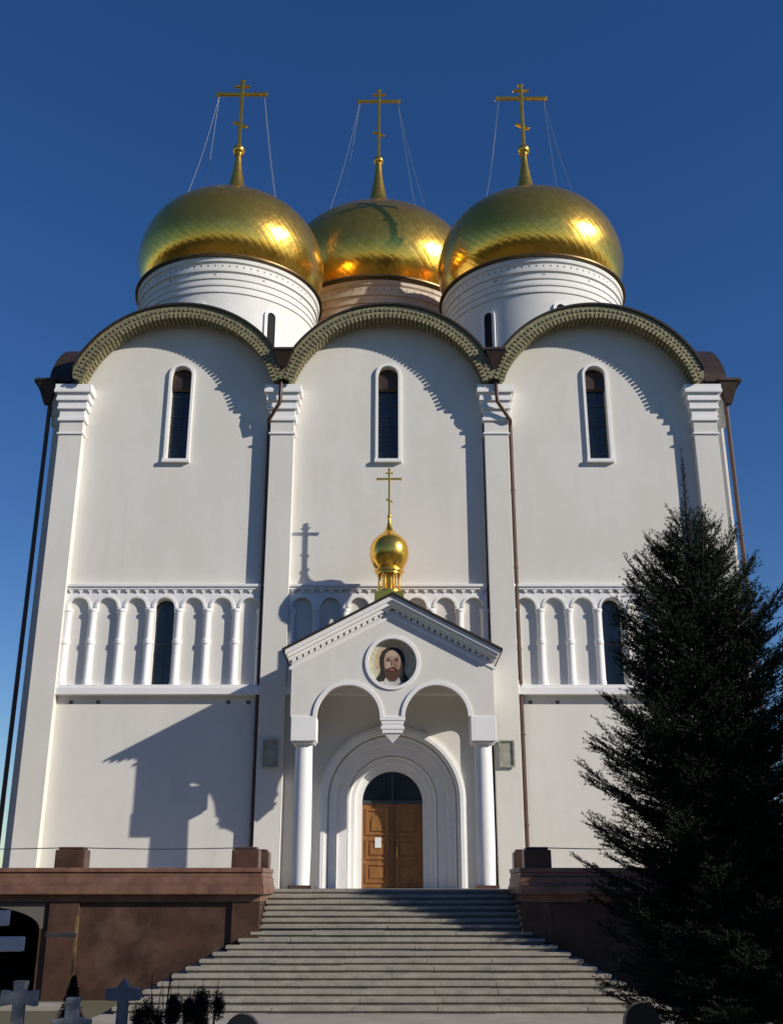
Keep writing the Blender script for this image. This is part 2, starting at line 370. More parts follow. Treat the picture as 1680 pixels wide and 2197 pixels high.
def onion(x, y, z, k):                    # profile heights relative to the rim, scaled by k
    prof = [(3.58,0.0),(3.80,0.3),(4.09,0.85),(4.25,1.6),(4.22,2.2),(4.08,2.8),(3.82,3.4),(3.42,3.95),(2.9,4.42),(2.3,4.82),(1.7,5.12),(1.2,5.38),(0.82,5.65),(0.58,6.0),(0.42,6.4),(0.31,6.9),(0.23,7.4),(0.17,7.9),(0.14,8.35)]
    n = 128; P = []                       # resample smoothly
    for j in range(len(prof)-1):
        p0 = prof[max(j-1,0)]; p1 = prof[j]; p2 = prof[j+1]; p3 = prof[min(j+2,len(prof)-1)]
        for q in range(4):
            t = q/4
            f = lambda a,b,c,d: 0.5*((2*b)+(-a+c)*t+(2*a-5*b+4*c-d)*t*t+(-a+3*b-3*c+d)*t**3)
            P.append((f(p0[0],p1[0],p2[0],p3[0]), f(p0[1],p1[1],p2[1],p3[1])))
    P.append(prof[-1])
    vs = [(x+r*k*math.sin(2*math.pi*i/n), y-r*k*math.cos(2*math.pi*i/n), z+h*k) for r, h in P for i in range(n+1)]
    L = [0.0]
    for a, b in zip(P, P[1:]): L.append(L[-1]+math.dist(a, b))
    fs = [(j*(n+1)+i, j*(n+1)+i+1, (j+1)*(n+1)+i+1, (j+1)*(n+1)+i) for j in range(len(P)-1) for i in range(n)]
    me = bpy.data.meshes.new('onion_dome'); me.from_pydata(vs, [], fs); me.materials.append(M['gold_tiles'])
    uvl = me.uv_layers.new(name='UVMap')
    for po in me.polygons:
        for li in po.loop_indices:
            vi = me.loops[li].vertex_index; uvl.data[li].uv = ((vi % (n+1))/n, L[vi//(n+1)]/8.0)
    me.polygons.foreach_set('use_smooth', [True]*len(me.polygons))
    o = bpy.data.objects.new('onion_dome', me); C.objects.link(o); o.parent = church
    return o
def drum_dome(x, y, zr, k, zb, win, crosslen, dm='drum'):
    rd = 3.95*k
    d = MB()
    prof = [(rd, zb-zr)]
    for h in (-1.75, -1.42, -1.1): prof += [(rd, h*k), (rd+0.05, h*k+0.02), (rd+0.05, h*k+0.12), (rd+0.02, h*k+0.14)]
    prof += [(rd+0.02, -0.78*k), (rd+0.10, -0.74*k), (rd+0.10, -0.6*k), (rd+0.06, -0.58*k), (rd+0.06, -0.36*k), (rd+0.14, -0.3*k), (rd+0.16, -0.12*k)]
    d.lathe(prof, 96, (x, y, zr))
    nf = len(d.f); n = 84
    for i in range(n):
        a = 2*math.pi*i/n; rot = Matrix.Rotation(a, 3, 'Z')
        d.box(-0.028, 0.028, -(rd+0.068), -(rd), -0.52*k, -0.44*k, rot, (x, y, zr))
        if i % 7 == 0: d.box(-0.05, 0.05, -(rd+0.024), -(rd-0.1), -0.92*k, -0.85*k, rot, (x, y, zr))
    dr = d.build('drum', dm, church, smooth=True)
    dr.data.materials.append(M['dots'])
    for po in dr.data.polygons:
        if po.index >= nf: po.material_index = 1
    e = MB(); e.lathe([(rd, -0.118*k), (4.2*k, -0.09*k), (4.24*k, -0.06*k), (4.24*k, 0.0), (3.66*k, 0.05*k)], 96, (x, y, zr)); e.build('eave', 'bronze', dr, smooth=True)
    for a in win:
        rot = Matrix.Rotation(R(a), 3, 'Z')
        w_ = MB(); w_.plate(archband(0, zb-zr, -2.5, 0.19, 0.32), (), -(rd+0.07), -(rd-0.15))
        w_.v = [tuple(rot @ Vector(p) + Vector((x, y, zr))) for p in w_.v]
        wn = w_.build('drum_window', 'trim', dr)
        w_ = MB(); w_.plate(arch(0, zb-zr, -2.5, 0.195), (), -(rd+0.012), -(rd-0.1))
        w_.v = [tuple(rot @ Vector(p) + Vector((x, y, zr))) for p in w_.v]
        w_.build('drum_window_glass', 'dark', dr)
    o = onion(x, y, zr, k)
    zt = zr + 8.35*k
    b = MB(); rb = 0.30; b.sphere((x, y, zt+0.22), rb); b.lathe([(0.2, -0.12), (0.2, 0.0)], 16, (x, y, zt)); b.lathe([(0.11, 0.45), (0.06, 0.8)], 12, (x, y, zt)); b.build('finial_ball', 'gold', o, smooth=True)
    z0 = zt+0.4; z1 = z0+crosslen; bz = z1-0.82
    b = MB(); ortho_cross(b, x, y, z0, z1, bz, 2.45, 0.17); b.build('cross', 'gold', o, bevel=0.02)
    for sx in (-1, 1):
        for sy in (-1, 1):
            c = MB(); p0 = Vector((x+sx*1.12, y, bz-0.1)); p1 = Vector((x+sx*2.05*k, y+sy*1.5*k, zr+4.75*k))
            pts = []
            for q in range(13):
                t = q/12; p = p0.lerp(p1, t); p.z -= 0.45*math.sin(math.pi*t); pts.append(p)
            c.tube(pts, 0.010, 5); c.build('chain', 'chain', o, smooth=True)
drum_dome(-7.42, 5.5, 25.25, 1.0, 19.0, (-9, 36, 81, -54), 4.0)
drum_dome(6.42, 5.5, 25.25, 1.0, 19.0, (-36, 9, 54, -81), 3.75)
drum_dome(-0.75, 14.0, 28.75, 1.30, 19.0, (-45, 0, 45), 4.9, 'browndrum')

# portal with receding orders and the door
portal = MB(); PXc, ZS = 0.03, 2.83
portal.plate(archband(PXc, 0.0, ZS, 2.2, 2.5), (), -0.12, 0.02)
portal.plate(archband(PXc, 0.0, ZS, 2.28, 2.42), (), -0.17, -0.1)
po = portal.build('portal', 'trim', church, bevel=0.012)
for ri, ro, y0 in ((1.88, 2.2, 0.22), (1.56, 1.88, 0.45), (1.3, 1.56, 0.68), (1.05, 1.3, 0.9)):
    b = MB(); b.plate(archband(PXc, 0.0, ZS, ri, ro+0.02), (), y0, y0+0.35)
    rr = ro-0.07
    pts = [(PXc+rr, y0-0.02, 0.0)] + [(u, y0-0.02, z) for u, z in arc(PXc, ZS, rr, 0, 180, 30)] + [(PXc-rr, y0-0.02, 0.0)]
    if ro in (2.2, 1.56): b.tube(pts, 0.045, 10)
    b.build('receding_order', 'trim', po, smooth=True)
b = MB(); b.plate([(u, z) for u, z in arc(PXc, ZS, 1.05, 3, 177, 24)], (), 1.16, 1.2); b.build('fanlight', 'glass', po)
b = MB(); b.box(PXc-1.05, PXc+1.05, 1.08, 1.2, 2.78, 2.9); b.box(PXc-0.03, PXc+0.03, 1.12, 1.16, 2.9, 3.87)
b.build('fanlight_bar', 'bar', po)
for sg in (-1, 1):
    xa, xb = sorted((PXc+sg*0.012, PXc+sg*1.04))
    b = MB(); b.box(xa, xb, 1.12, 1.2, 0.02, 2.78)
    xm = (xa+xb)/2
    for za, zb in ((0.18, 0.82), (0.94, 1.62), (1.74, 2.62)):
        b.plate([(xa+0.12, za), (xb-0.12, za), (xb-0.12, zb), (xa+0.12, zb)], [[(xa+0.19, za+0.07), (xb-0.19, za+0.07), (xb-0.19, zb-0.07), (xa+0.19, zb-0.07)]], 1.085, 1.121)
        if zb > 2: b.plate(arch(xm, za+0.14, za+0.45, 0.2), (), 1.09, 1.121)
        else: b.box(xa+0.27, xb-0.27, 1.095, 1.121, za+0.15, zb-0.15)
    b.build('door_leaf', 'wood', po, bevel=0.012)
b = MB(); b.box(PXc-0.06, PXc+0.06, 1.06, 1.122, 0.02, 2.78); b.build('door_rail', 'wood_frame', po, bevel=0.01)
b = MB(); b.tube([(PXc+0.16, 1.06, 1.0), (PXc+0.16, 1.04, 1.05), (PXc+0.16, 1.04, 1.3), (PXc+0.16, 1.06, 1.35)], 0.018, 8); b.build('door_handle', 'gold', po, smooth=True)
b = MB(); b.box(PXc-0.6, PXc-0.38, 1.072, 1.082, 1.32, 1.66)
tag(b.build('paper_notice', 'paper'), 'small white paper notice stuck on the left door leaf', 'notice')

# porch
pw = 3.3; YF = -2.65
por = MB()
s = [(-pw+0.03, 5.25), (-2.42, 5.25)] + arc(-1.40, 5.25, 1.02, 180, 0, 28) + [(-0.38, 5.25), (0.44, 5.25)] + arc(1.46, 5.25, 1.02, 180, 0, 28) + [(2.48, 5.25), (pw+0.03, 5.25), (pw+0.03, 7.0), (0.03, 8.78), (-pw+0.03, 7.0)]
hole = arc(0.03, 7.01, 0.79, 0, 352, 44)
por.plate(s, [hole], YF, -2.42)
porch = por.build('porch', 'plaster', church)
b = MB()
for cx in (-1.40, 1.46): b.plate(arc(cx, 5.25, 1.14, 0, 180, 30) + arc(cx, 5.25, 1.022, 180, 0, 30), (), YF-0.05, YF+0.02)
b.build('arch_moulding', 'trim', porch)
for sg in (-1, 1):
    b = MB(); x = 0.03+sg*pw; xi = x-sg*0.22
    b.plate([(-2.42, 5.2), (-1.86, 5.2)] + arc(-1.1, 5.25, 0.74, 180, 0, 20) + [(-0.36, 5.2), (-0.36, 7.05), (-2.42, 7.05)], (), x, xi, 'yz')
    xx = sorted((x, xi)); b.box(xx[0], xx[1], -0.36, -0.003, 0, 7.05)
    b.build('side_arch', 'plaster', porch)
def chevron(b, d0, d1, hw, y0, y1, za=9.30, sl=0.527):
    x = 0.03
    b.plate([(x-hw, za-sl*hw-d0), (x, za-d0), (x+hw, za-sl*hw-d0), (x+hw, za-sl*hw-d1), (x, za-d1), (x-hw, za-sl*hw-d1)], (), y0, y1)
b = MB(); chevron(b, 0.0, 0.09, 3.60, -3.06, -0.01); b.build('porch_roof', 'roofedge', porch)
b = MB(); chevron(b, 0.092, 0.24, 3.50, -3.0, -0.012); chevron(b, 0.242, 0.36, 3.44, -2.9, -0.014); chevron(b, 0.362, 0.46, 3.40, -2.76, -0.016);
for sg in (-1, 1):
    for k in range(17):
        xx = 0.16+k*0.192; zz = 9.30-0.527*xx-0.462
        b.plate([(0.03+sg*(xx-0.065), zz+0.034), (0.03+sg*(xx+0.065), zz-0.034), (0.03+sg*(xx+0.065), zz-0.13), (0.03+sg*(xx-0.065), zz-0.062)], (), -2.70, -2.64)
b.build('raking_cornice', 'trim', porch)
b = MB(); chevron(b, 0.0, 0.1, 3.38, YF-0.03, -2.6, 9.30-0.462-0.2)
b.build('string_moulding', 'trim', porch)
# ceiling of the porch
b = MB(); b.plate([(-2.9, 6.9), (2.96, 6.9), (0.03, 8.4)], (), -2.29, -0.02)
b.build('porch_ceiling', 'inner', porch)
for x in (-2.83, 2.96):
    b = MB(); b.lathe([(0.28, 0.1), (0.30, 1.2), (0.295, 2.5), (0.275, 4.43)], 32, (x, -2.24, 0)); c = b.build('porch_column', 'trim', church, smooth=True)
    b = MB(); b.box(x-0.36, x+0.36, -2.6, -1.88, 0.0, 0.1); b.build('plinth', 'granite_panel', c)
    b = MB(); b.box(x-0.41, x+0.41, -2.70, -1.83, 4.47, 5.25); b.box(x-0.36, x+0.36, -2.62, -1.88, 4.40, 4.47); b.build('capital', 'trim', c, bevel=0.015)
b = MB(); x = 0.03
for hw, za, zb in ((0.41, 5.12, 5.25), (0.36, 5.0, 5.12), (0.33, 4.94, 5.0), (0.38, 4.84, 4.94), (0.33, 4.72, 4.84)): b.box(x-hw, x+hw, -2.53-hw*0.4, -2.53+hw*0.32, za, zb)
q = 0.27; b.add([(x-q, -2.63, 4.72), (x+q, -2.63, 4.72), (x+q, -2.43, 4.72), (x-q, -2.43, 4.72), (x, -2.53, 4.40)], [(0,1,4), (1,2,4), (2,3,4), (3,0,4), (0,3,2,1)])
b.build('pendant', 'trim', porch, bevel=0.01)
# medallion: a bearded saint, painted in flat layers
b = MB()
ring = arc(0.03, 7.01, 0.90, 0, 352, 44); b.plate(ring, [arc(0.03, 7.01, 0.792, 0, 352, 44)], YF-0.05, YF+0.1); b.build('medallion_frame', 'trim', porch, bevel=0.012)
YI = YF+0.17
def flat(name, pts, k, col, par, rough=0.6):
    mm = M.get('ic_'+name) or mat('icon_'+name, col, rough, var=0.22, scale=9); M['ic_'+name] = mm
    b = MB(); q = 1.17 if k > 1 else 1.0
    if name == 'robe': q = 1.0
    b.plate([(0.03+u*q, 7.01+z*(q if z > -0.3 else 1.0+(q-1)*0.35)+(0.03 if k > 2 else 0)) for u, z in pts], (), YI-0.004*k, YI-0.004*k+0.003 if k else YI+0.03)
    return b.build('painted_'+name, mm, par)
def ell(cx, cz, a, b_, n=32): return [(cx+a*math.cos(2*math.pi*i/n), cz+b_*math.sin(2*math.pi*i/n)) for i in range(n)]
icon = flat('background', ell(0, 0, 0.795, 0.795, 48), 0, (0.62, 0.60, 0.44), church)
icon.name = 'icon_panel'
flat('halo', ell(0.0, 0.08, 0.57, 0.60), 1, (0.66, 0.50, 0.30), icon)
flat('robe', [(-0.42,-0.46),(-0.24,-0.34),(0.24,-0.34),(0.44,-0.46),(0.42,-0.66),(0.2,-0.765),(0,-0.785),(-0.2,-0.765),(-0.40,-0.66)], 2, (0.60, 0.58, 0.55), icon)
flat('hair', [(0,0.44),(0.15,0.42),(0.28,0.33),(0.35,0.16),(0.36,-0.05),(0.34,-0.22),(0.36,-0.36),(0.47,-0.52),(0.40,-0.62),(0.24,-0.60),(0.16,-0.40),(-0.16,-0.40),(-0.24,-0.58),(-0.40,-0.60),(-0.46,-0.50),(-0.34,-0.34),(-0.33,-0.18),(-0.36,-0.02),(-0.35,0.16),(-0.28,0.33),(-0.15,0.42)], 3, (0.028, 0.022, 0.014), icon)
flat('beard', [(-0.25,-0.12),(-0.24,-0.34),(-0.15,-0.50),(-0.06,-0.60),(0.0,-0.57),(0.06,-0.61),(0.15,-0.50),(0.24,-0.34),(0.25,-0.12),(0.12,-0.16),(-0.12,-0.16)], 4, (0.10, 0.045, 0.028), icon)
flat('face', [(0,0.36),(0.10,0.34),(0.20,0.24),(0.235,0.08),(0.23,-0.08),(0.19,-0.18),(0.10,-0.21),(0.0,-0.19),(-0.10,-0.21),(-0.19,-0.18),(-0.23,-0.08),(-0.235,0.08),(-0.20,0.24),(-0.10,0.34)], 5, (0.56, 0.36, 0.25), icon)
flat('cheek', [(0.03,0.10),(0.17,0.08),(0.21,-0.02),(0.19,-0.15),(0.05,-0.16),(0.035,-0.05)], 6, (0.38, 0.20, 0.13), icon)
flat('forehead', [(-0.12,0.30),(0.0,0.325),(0.11,0.29),(0.14,0.20),(0.0,0.17),(-0.15,0.20)], 6, (0.66, 0.46, 0.33), icon)
flat('cheek_light', [(-0.17,0.03),(-0.06,0.02),(-0.05,-0.10),(-0.13,-0.13),(-0.18,-0.06)], 6, (0.64, 0.43, 0.33), icon)
for sg in (-1, 1):
    flat('brow', [(sg*0.04,0.11),(sg*0.12,0.135),(sg*0.20,0.10),(sg*0.12,0.105)], 7, (0.07, 0.04, 0.025), icon)
    flat('eye', ell(sg*0.11, 0.065, 0.055, 0.026, 16), 7, (0.06, 0.035, 0.03), icon)
flat('nose', [(-0.015,0.10),(0.02,0.10),(0.05,-0.06),(0.0,-0.085),(-0.03,-0.06)], 8, (0.42, 0.22, 0.14), icon)
flat('moustache', [(0,-0.115),(0.13,-0.17),(0.15,-0.23),(0.0,-0.165),(-0.15,-0.23),(-0.13,-0.17)], 8, (0.09, 0.04, 0.025), icon)
flat('lips', ell(0, -0.215, 0.07, 0.028, 16), 8, (0.35, 0.11, 0.08), icon)
# little cupola on the porch ridge
cx, cy = -0.08, -1.5
b = MB(); b.box(cx-0.5, cx+0.5, cy-0.5, cy+0.5, 8.95, 9.62); b.lathe([(0.46, 9.62), (0.46, 9.72), (0.42, 9.74), (0.24, 9.76), (0.24, 10.3), (0.44, 10.32), (0.44, 10.40), (0.52, 10.42), (0.52, 10.48), (0.30, 10.52)], 32, (cx, cy, 0))
for k in range(8):
    a = 2*math.pi*(k+0.5)/8; b.lathe([(0.06, 9.74), (0.05, 9.8), (0.05, 10.25), (0.07, 10.33)], 10, (cx+0.37*math.sin(a), cy-0.37*math.cos(a), 0))
cu = b.build('porch_cupola', 'gold', church, smooth=True)
b = MB(); pr = [(0.42,10.48),(0.55,10.62),(0.65,10.85),(0.69,11.1),(0.675,11.32),(0.60,11.53),(0.46,11.70),(0.31,11.81),(0.19,11.92),(0.115,12.07),(0.07,12.26),(0.05,12.46)]
b.lathe(pr, 48, (cx, cy, 0)); b.sphere((cx, cy, 12.5), 0.085); b.build('onion_dome', 'gold', cu, smooth=True)
b = MB(); ortho_cross(b, cx, cy, 12.5, 14.32, 13.93, 0.86, 0.075); b.build('cross', 'gold', cu, bevel=0.008)

# wall plaques
for x, lab in ((-4.12, 'grey metal plaque on the shaded pilaster left of the porch'), (3.92, 'sunlit grey green metal plaque on the pilaster right of the porch')):
    e = empty('wall_plaque', (x, -0.35, 3.9), lab, 'plaque', 'metal plaques beside the porch')
    b = MB(); b.box(x-0.22, x+0.22, -0.40, -0.352, 3.9, 4.75); b.build('plate', 'plaque', e, bevel=0.01)
    b = MB(); b.plate([(x-0.27, 3.87), (x+0.27, 3.87), (x+0.27, 4.78), (x-0.27, 4.78)], [[(x-0.22, 3.92), (x+0.22, 3.92), (x+0.22, 4.73), (x-0.22, 4.73)]], -0.45, -0.40); b.build('frame', 'plaque', e)

# ------------------------------------------------------------------ stairs
st = empty('stone_staircase', (0, -8, GZ), 'broad pale grey stone staircase widening down from the church landing', 'staircase')
RI, RU, N = 0.1455, 0.30, 18
rng = random.Random(4)
for i in range(N):
    zt = -RI*i; y0 = -6.0 - RU*i
    hw = 3.40 if i < 7 else 3.60 + 0.265*(i-7)
    b = MB()
    # slabs with joints, a nosing proud of a recessed riser
    x = -hw
    yb = -5.9 if i < 7 else -7.95
    while x < hw-0.01:
        L = min(rng.uniform(1.3, 2.1), hw-x)
        if hw-x-L < 0.5: L = hw-x
        dz = rng.uniform(-0.004, 0.003)
        b.box(x+0.003, x+L-0.003, y0+rng.uniform(-0.006, 0.006), yb if i >= 7 else y0+0.42, zt-0.075+dz, zt+dz if i else -0.001)
        x += L
    o = b.build('step', 'step', st, bevel=0.008)
    b = MB(); b.box(-hw+0.05, hw-0.05, y0+0.05, yb-0.01 if i >= 7 else y0+0.40, zt-RI-0.01, zt-0.078)
    b.build('riser', M['joint'] if False else M['step'], o)

# ------------------------------------------------------------------ terrace walls
def terrace(sg, label):
    t = empty('terrace_wall', (sg*9, -8, GZ), label, 'wall', 'granite terrace walls beside the staircase')
    X = lambda a, b_: (min(sg*a, sg*b_), max(sg*a, sg*b_))
    def bx(b, xa, xb, ya, yb, za, zb): x0, x1 = X(xa, xb); b.box(x0, x1, ya, yb, za, zb)
    b = MB()
    xo = [sg*u for u in (3.42, 17)]
    # wall with an arched opening
    oc = 10.75*sg
    pts = [(sg*3.42, GZ), (oc-sg*1.75, GZ), (oc-sg*1.75, -0.95)] + [(oc-sg*1.75*math.cos(R(a)), -0.95+0.55*math.sin(R(a))) for a in range(10, 180, 10)] + [(oc+sg*1.75, -0.95), (oc+sg*1.75, GZ), (sg*17, GZ), (sg*17, -0.1), (sg*3.42, -0.1)]
    b.plate(pts, (), -8.0, -7.6)
    bx(b, 3.42, 3.82, -7.59, -5.9, GZ, -0.1)
    b.build('wall_panel', 'granite_panel', t)
    b = MB(); bx(b, oc*sg-1.73, oc*sg+1.73, -7.62, -7.55, -0.98, -0.1) if False else None
    b.plate([(oc-1.95, -0.95), (oc-1.85, -0.3), (oc+1.85, -0.3), (oc+1.95, -0.95)], [], -7.95, -7.9) if False else None
    # grey plaster spandrel over the opening
    sp = [(oc-1.86, -0.33), (oc-1.86, -0.95), (oc-1.752, -0.95)] + [(oc-1.752*math.cos(R(a)), -0.95+0.552*math.sin(R(a))) for a in range(10, 180, 10)] + [(oc+1.752, -0.95), (oc+1.86, -0.95), (oc+1.86, -0.33)]
    b.plate(sp, (), -8.012, -7.99); b.build('spandrel', 'greyplaster', t)
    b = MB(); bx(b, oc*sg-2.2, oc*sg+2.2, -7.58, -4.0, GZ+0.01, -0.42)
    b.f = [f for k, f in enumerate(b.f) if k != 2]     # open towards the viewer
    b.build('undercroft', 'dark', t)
    b = MB()
    for xa, xb in ((3.38, 4.1), (8.02, 8.78), (12.65, 13.4)): bx(b, xa, xb, -8.085, -7.99, GZ, -0.305)
    b.build('pier', 'granite_panel', t, bevel=0.012)
    b = MB()
    prof = [(0.10, -0.30, -0.12), (0.30, -0.12, 0.08), (0.26, 0.08, 0.13), (0.22, 0.13, 0.30), (0.16, 0.30, 0.42), (0.20, 0.42, 0.53)]
    for e, za, zb in prof:
        bx(b, 3.42-e*0.55, 17, -8.0-e, -7.6, za, zb)
        bx(b, 3.42-e*0.55, 3.9, -7.599, -5.7, za, zb-0.003)
    b.build('cornice', 'granite', t, bevel=0.015)
    for xa, xb, ya in ((3.45, 4.16, -8.12), (7.98, 8.76, -8.12), (12.6, 13.35, -8.12), (3.40, 3.95, -6.2)):
        b = MB(); bx(b, xa, xb, ya, ya+0.55, 0.50, 0.98); bx(b, xa+0.06, xb-0.06, ya+0.06, ya+0.49, 0.98, 1.05)
        b.build('post', 'granite_panel', t, bevel=0.03)
    b = MB()
    for xa, xb in ((4.1, 8.03), (8.7, 12.65), (13.3, 17)): b.tube([(sg*(xa+(xb-xa)*q/8), -7.85, 1.03-0.03*math.sin(math.pi*q/8)) for q in range(9)], 0.014, 6)
    b.build('rail', 'bar', t)
terrace(-1, 'brown granite terrace wall with arched opening left of the staircase')
terrace(1, 'shaded dark terrace wall right of the staircase behind the spruce')

# ------------------------------------------------------------------ trees
def fast_mesh(name, V, F, m, parent=None):
    me = bpy.data.meshes.new(name); V = np.asarray(V, dtype=np.float32); F = np.asarray(F, dtype=np.int32)
    k = F.shape[1]
    me.vertices.add(len(V)); me.vertices.foreach_set('co', V.ravel())
    me.loops.add(F.size); me.loops.foreach_set('vertex_index', F.ravel())
    me.polygons.add(len(F)); me.polygons.foreach_set('loop_start', np.arange(0, F.size, k, dtype=np.int32)); me.polygons.foreach_set('loop_total', np.full(len(F), k, dtype=np.int32))
    me.update(calc_edges=True); me.validate(); me.materials.append(M[m])
    o = bpy.data.objects.new(name, me); C.objects.link(o)
    if parent is not None: o.parent = parent; o.matrix_parent_inverse = Matrix.Translation(-root_loc(parent))
    return o
def spruce(name, label, base, H, rad, z0, seed, m='needle', gap=0.2, nb=8, needle=0.03, tw=0.062, group=None, nw=0.0055):
    """rad: list of (height fraction, crown radius); z0: height of the lowest branches"""
    rg = np.random.default_rng(seed); bx, by, bz = base
    root = empty(name, base, label, 'tree', group)
    tb = MB(); tb.tube([(bx+0.02*math.sin(q*2), by, bz-0.1+H*q/10) for q in range(11)], [0.13*H/8*(1-q/10.3) for q in range(11)], 10); tb.build('trunk', 'bark', root, smooth=True)
    hs = [r[0]*H for r in rad]; rs = [r[1] for r in rad]
    NP, ND, NL = [], [], []                # twig starts, ends
    bt = MB(); z = z0
    while z < H*0.985:
        L0 = float(np.interp(z, hs, rs)); top = z/H
        n = nb if L0 > 0.35 else 5
        off = rg.uniform(0, 6.28)
        for k in range(n):
            az = off + 6.283*k/n + rg.uniform(-0.25, 0.25)
            L = L0*rg.uniform(0.72, 1.12)
            el0 = R(np.interp(top, (0, 0.2, 0.4, 0.6, 0.85, 1), (-4, 8, 22, 32, 48, 64)) + rg.uniform(-7, 7))
            m_ = 9; pts = []
            p = np.array([bx, by, bz + z + rg.uniform(-0.06, 0.06)]); 
            for q in range(m_+1):
                pts.append(p.copy()); e = el0 + R(24)*(q/m_)**1.5
                d = np.array([math.cos(az)*math.cos(e), math.sin(az)*math.cos(e), math.sin(e)]); p = p + d*L/m_/max(0.5, math.cos(el0))
            bt.tube(pts, [0.018*(1-0.85*q/m_)*min(1, L+0.2) for q in range(m_+1)], 4)
            NP.append(pts[int(m_*0.45)]); ND.append(pts[-1])
            # side twigs
            s_ = 0.12
            tot = L
            while s_ < tot:
                t = s_/tot; f = t*m_; i0 = min(int(f), m_-1); a = pts[i0] + (pts[i0+1]-pts[i0])*(f-i0); dd = pts[i0+1]-pts[i0]; dd = dd/np.linalg.norm(dd)
                side = np.array([-dd[1], dd[0], 0.0]); side /= np.linalg.norm(side)+1e-6
                tl = (0.16 + 0.36*(1-t)**0.8*min(1.0, L))*rg.uniform(0.7, 1.25)
                for sg in (-1, 1):
                    v = dd*rg.uniform(0.6, 0.95) + side*sg*rg.uniform(0.55, 0.95) + np.array([0, 0, rg.uniform(-0.25, 0.40)])
                    v /= np.linalg.norm(v); e_ = a + v*tl
                    NP.append(a); ND.append(e_)
                    if tl > 0.24:
                        for q in (0.4, 0.7):
                            a2 = a + v*tl*q; v2 = v + np.cross(v, [0, 0, 1])*rg.choice((-1, 1))*0.8 + np.array([0, 0, rg.uniform(-0.3, 0.3)]); v2 /= np.linalg.norm(v2)
                            NP.append(a2); ND.append(a2 + v2*tl*0.5)
                s_ += tw*rg.uniform(0.8, 1.25)
        z += gap*rg.uniform(0.8, 1.2)*(0.75 if top > 0.8 else 1)
    NP.append(np.array([bx, by, bz+H*0.9])); ND.append(np.array([bx, by, bz+H*1.01]))
    bt.build('branch_wood', 'bark', root)
    P0 = np.array(NP); P1 = np.array(ND); D = P1-P0; Ln = np.linalg.norm(D, axis=1); D /= Ln[:, None]
    cnt = np.maximum(4, (Ln/0.0135*2).astype(int)); idx = np.repeat(np.arange(len(P0)), cnt); K = len(idx)
    t = rg.uniform(0, 1, K); o_ = P0[idx] + D[idx]*(t*Ln[idx])[:, None]
    ref = rg.normal(size=(K, 3)); u = np.cross(D[idx], ref); u /= np.linalg.norm(u, axis=1)[:, None]
    nd = D[idx]*0.75 + u*0.85; nd /= np.linalg.norm(nd, axis=1)[:, None]
    wv = np.cross(nd, rg.normal(size=(K, 3))); wv /= np.linalg.norm(wv, axis=1)[:, None]
    ln = needle*rg.uniform(0.75, 1.25, K)[:, None]
    A = o_ - wv*nw; B = o_ + wv*nw; T = o_ + nd*ln
    V = np.concatenate([A, B, T]); F = np.stack([np.arange(K), np.arange(K)+K, np.arange(K)+2*K], axis=1)
    fast_mesh('crown', V, F, m, root)
    print(name, 'needles', K)
    return root
spruce('spruce_tree', 'tall dark spruce in front of the right bay, reaching past the arcade', (3.86, -24.0, GZ), 8.15,
       [(0.0, 1.6), (0.2, 1.66), (0.33, 1.58), (0.42, 1.50), (0.52, 1.36), (0.63, 1.16), (0.72, 0.80), (0.79, 0.50), (0.845, 0.28), (0.875, 0.13), (0.92, 0.06), (1.0, 0.03)], 1.3, 11, gap=0.165, nb=9, nw=0.0052)
spruce('spruce_tree', 'smaller shaded spruce behind the tall one, against the right terrace wall', (8.7, -9.95, GZ), 5.2,
       [(0.0, 1.6), (0.3, 1.55), (0.6, 1.0), (0.85, 0.45), (1.0, 0.05)], 0.25, 23, 'needle2', gap=0.26, nb=9, needle=0.06, tw=0.13, nw=0.012)
spruce('spruce_tree', 'dense dark spruce at the right edge, mostly outside the picture', (10.9, -10.9, GZ), 10.5,
       [(0.0, 1.5), (0.2, 1.5), (0.45, 1.4), (0.7, 1.05), (0.85, 0.5), (1.0, 0.05)], 0.4, 31, 'needle2', gap=0.27, nb=9, needle=0.07, tw=0.14, nw=0.013)
spruce('spruce_tree', 'unseen spruce added on the right to shade the tall spruce', (10.2, -27.1, GZ), 9.0,
       [(0.0, 2.2), (0.3, 2.1), (0.6, 1.4), (0.85, 0.6), (1.0, 0.05)], 0.5, 41, 'needle2', gap=0.28, nb=10, needle=0.08, tw=0.13, nw=0.014)  # added out of view to darken the tall spruce's lower boughs
spruce('spruce_tree', 'unseen spruce added beside the viewer to shade the white cross', (8.2, -31.2, GZ), 11.5,
       [(0.0, 2.2), (0.3, 2.1), (0.6, 1.6), (0.85, 0.8), (1.0, 0.05)], 2.2, 43, 'needle2', gap=0.3, nb=10, needle=0.08, tw=0.14, nw=0.015)  # out-of-view shade caster, added to put the white cross in shadow

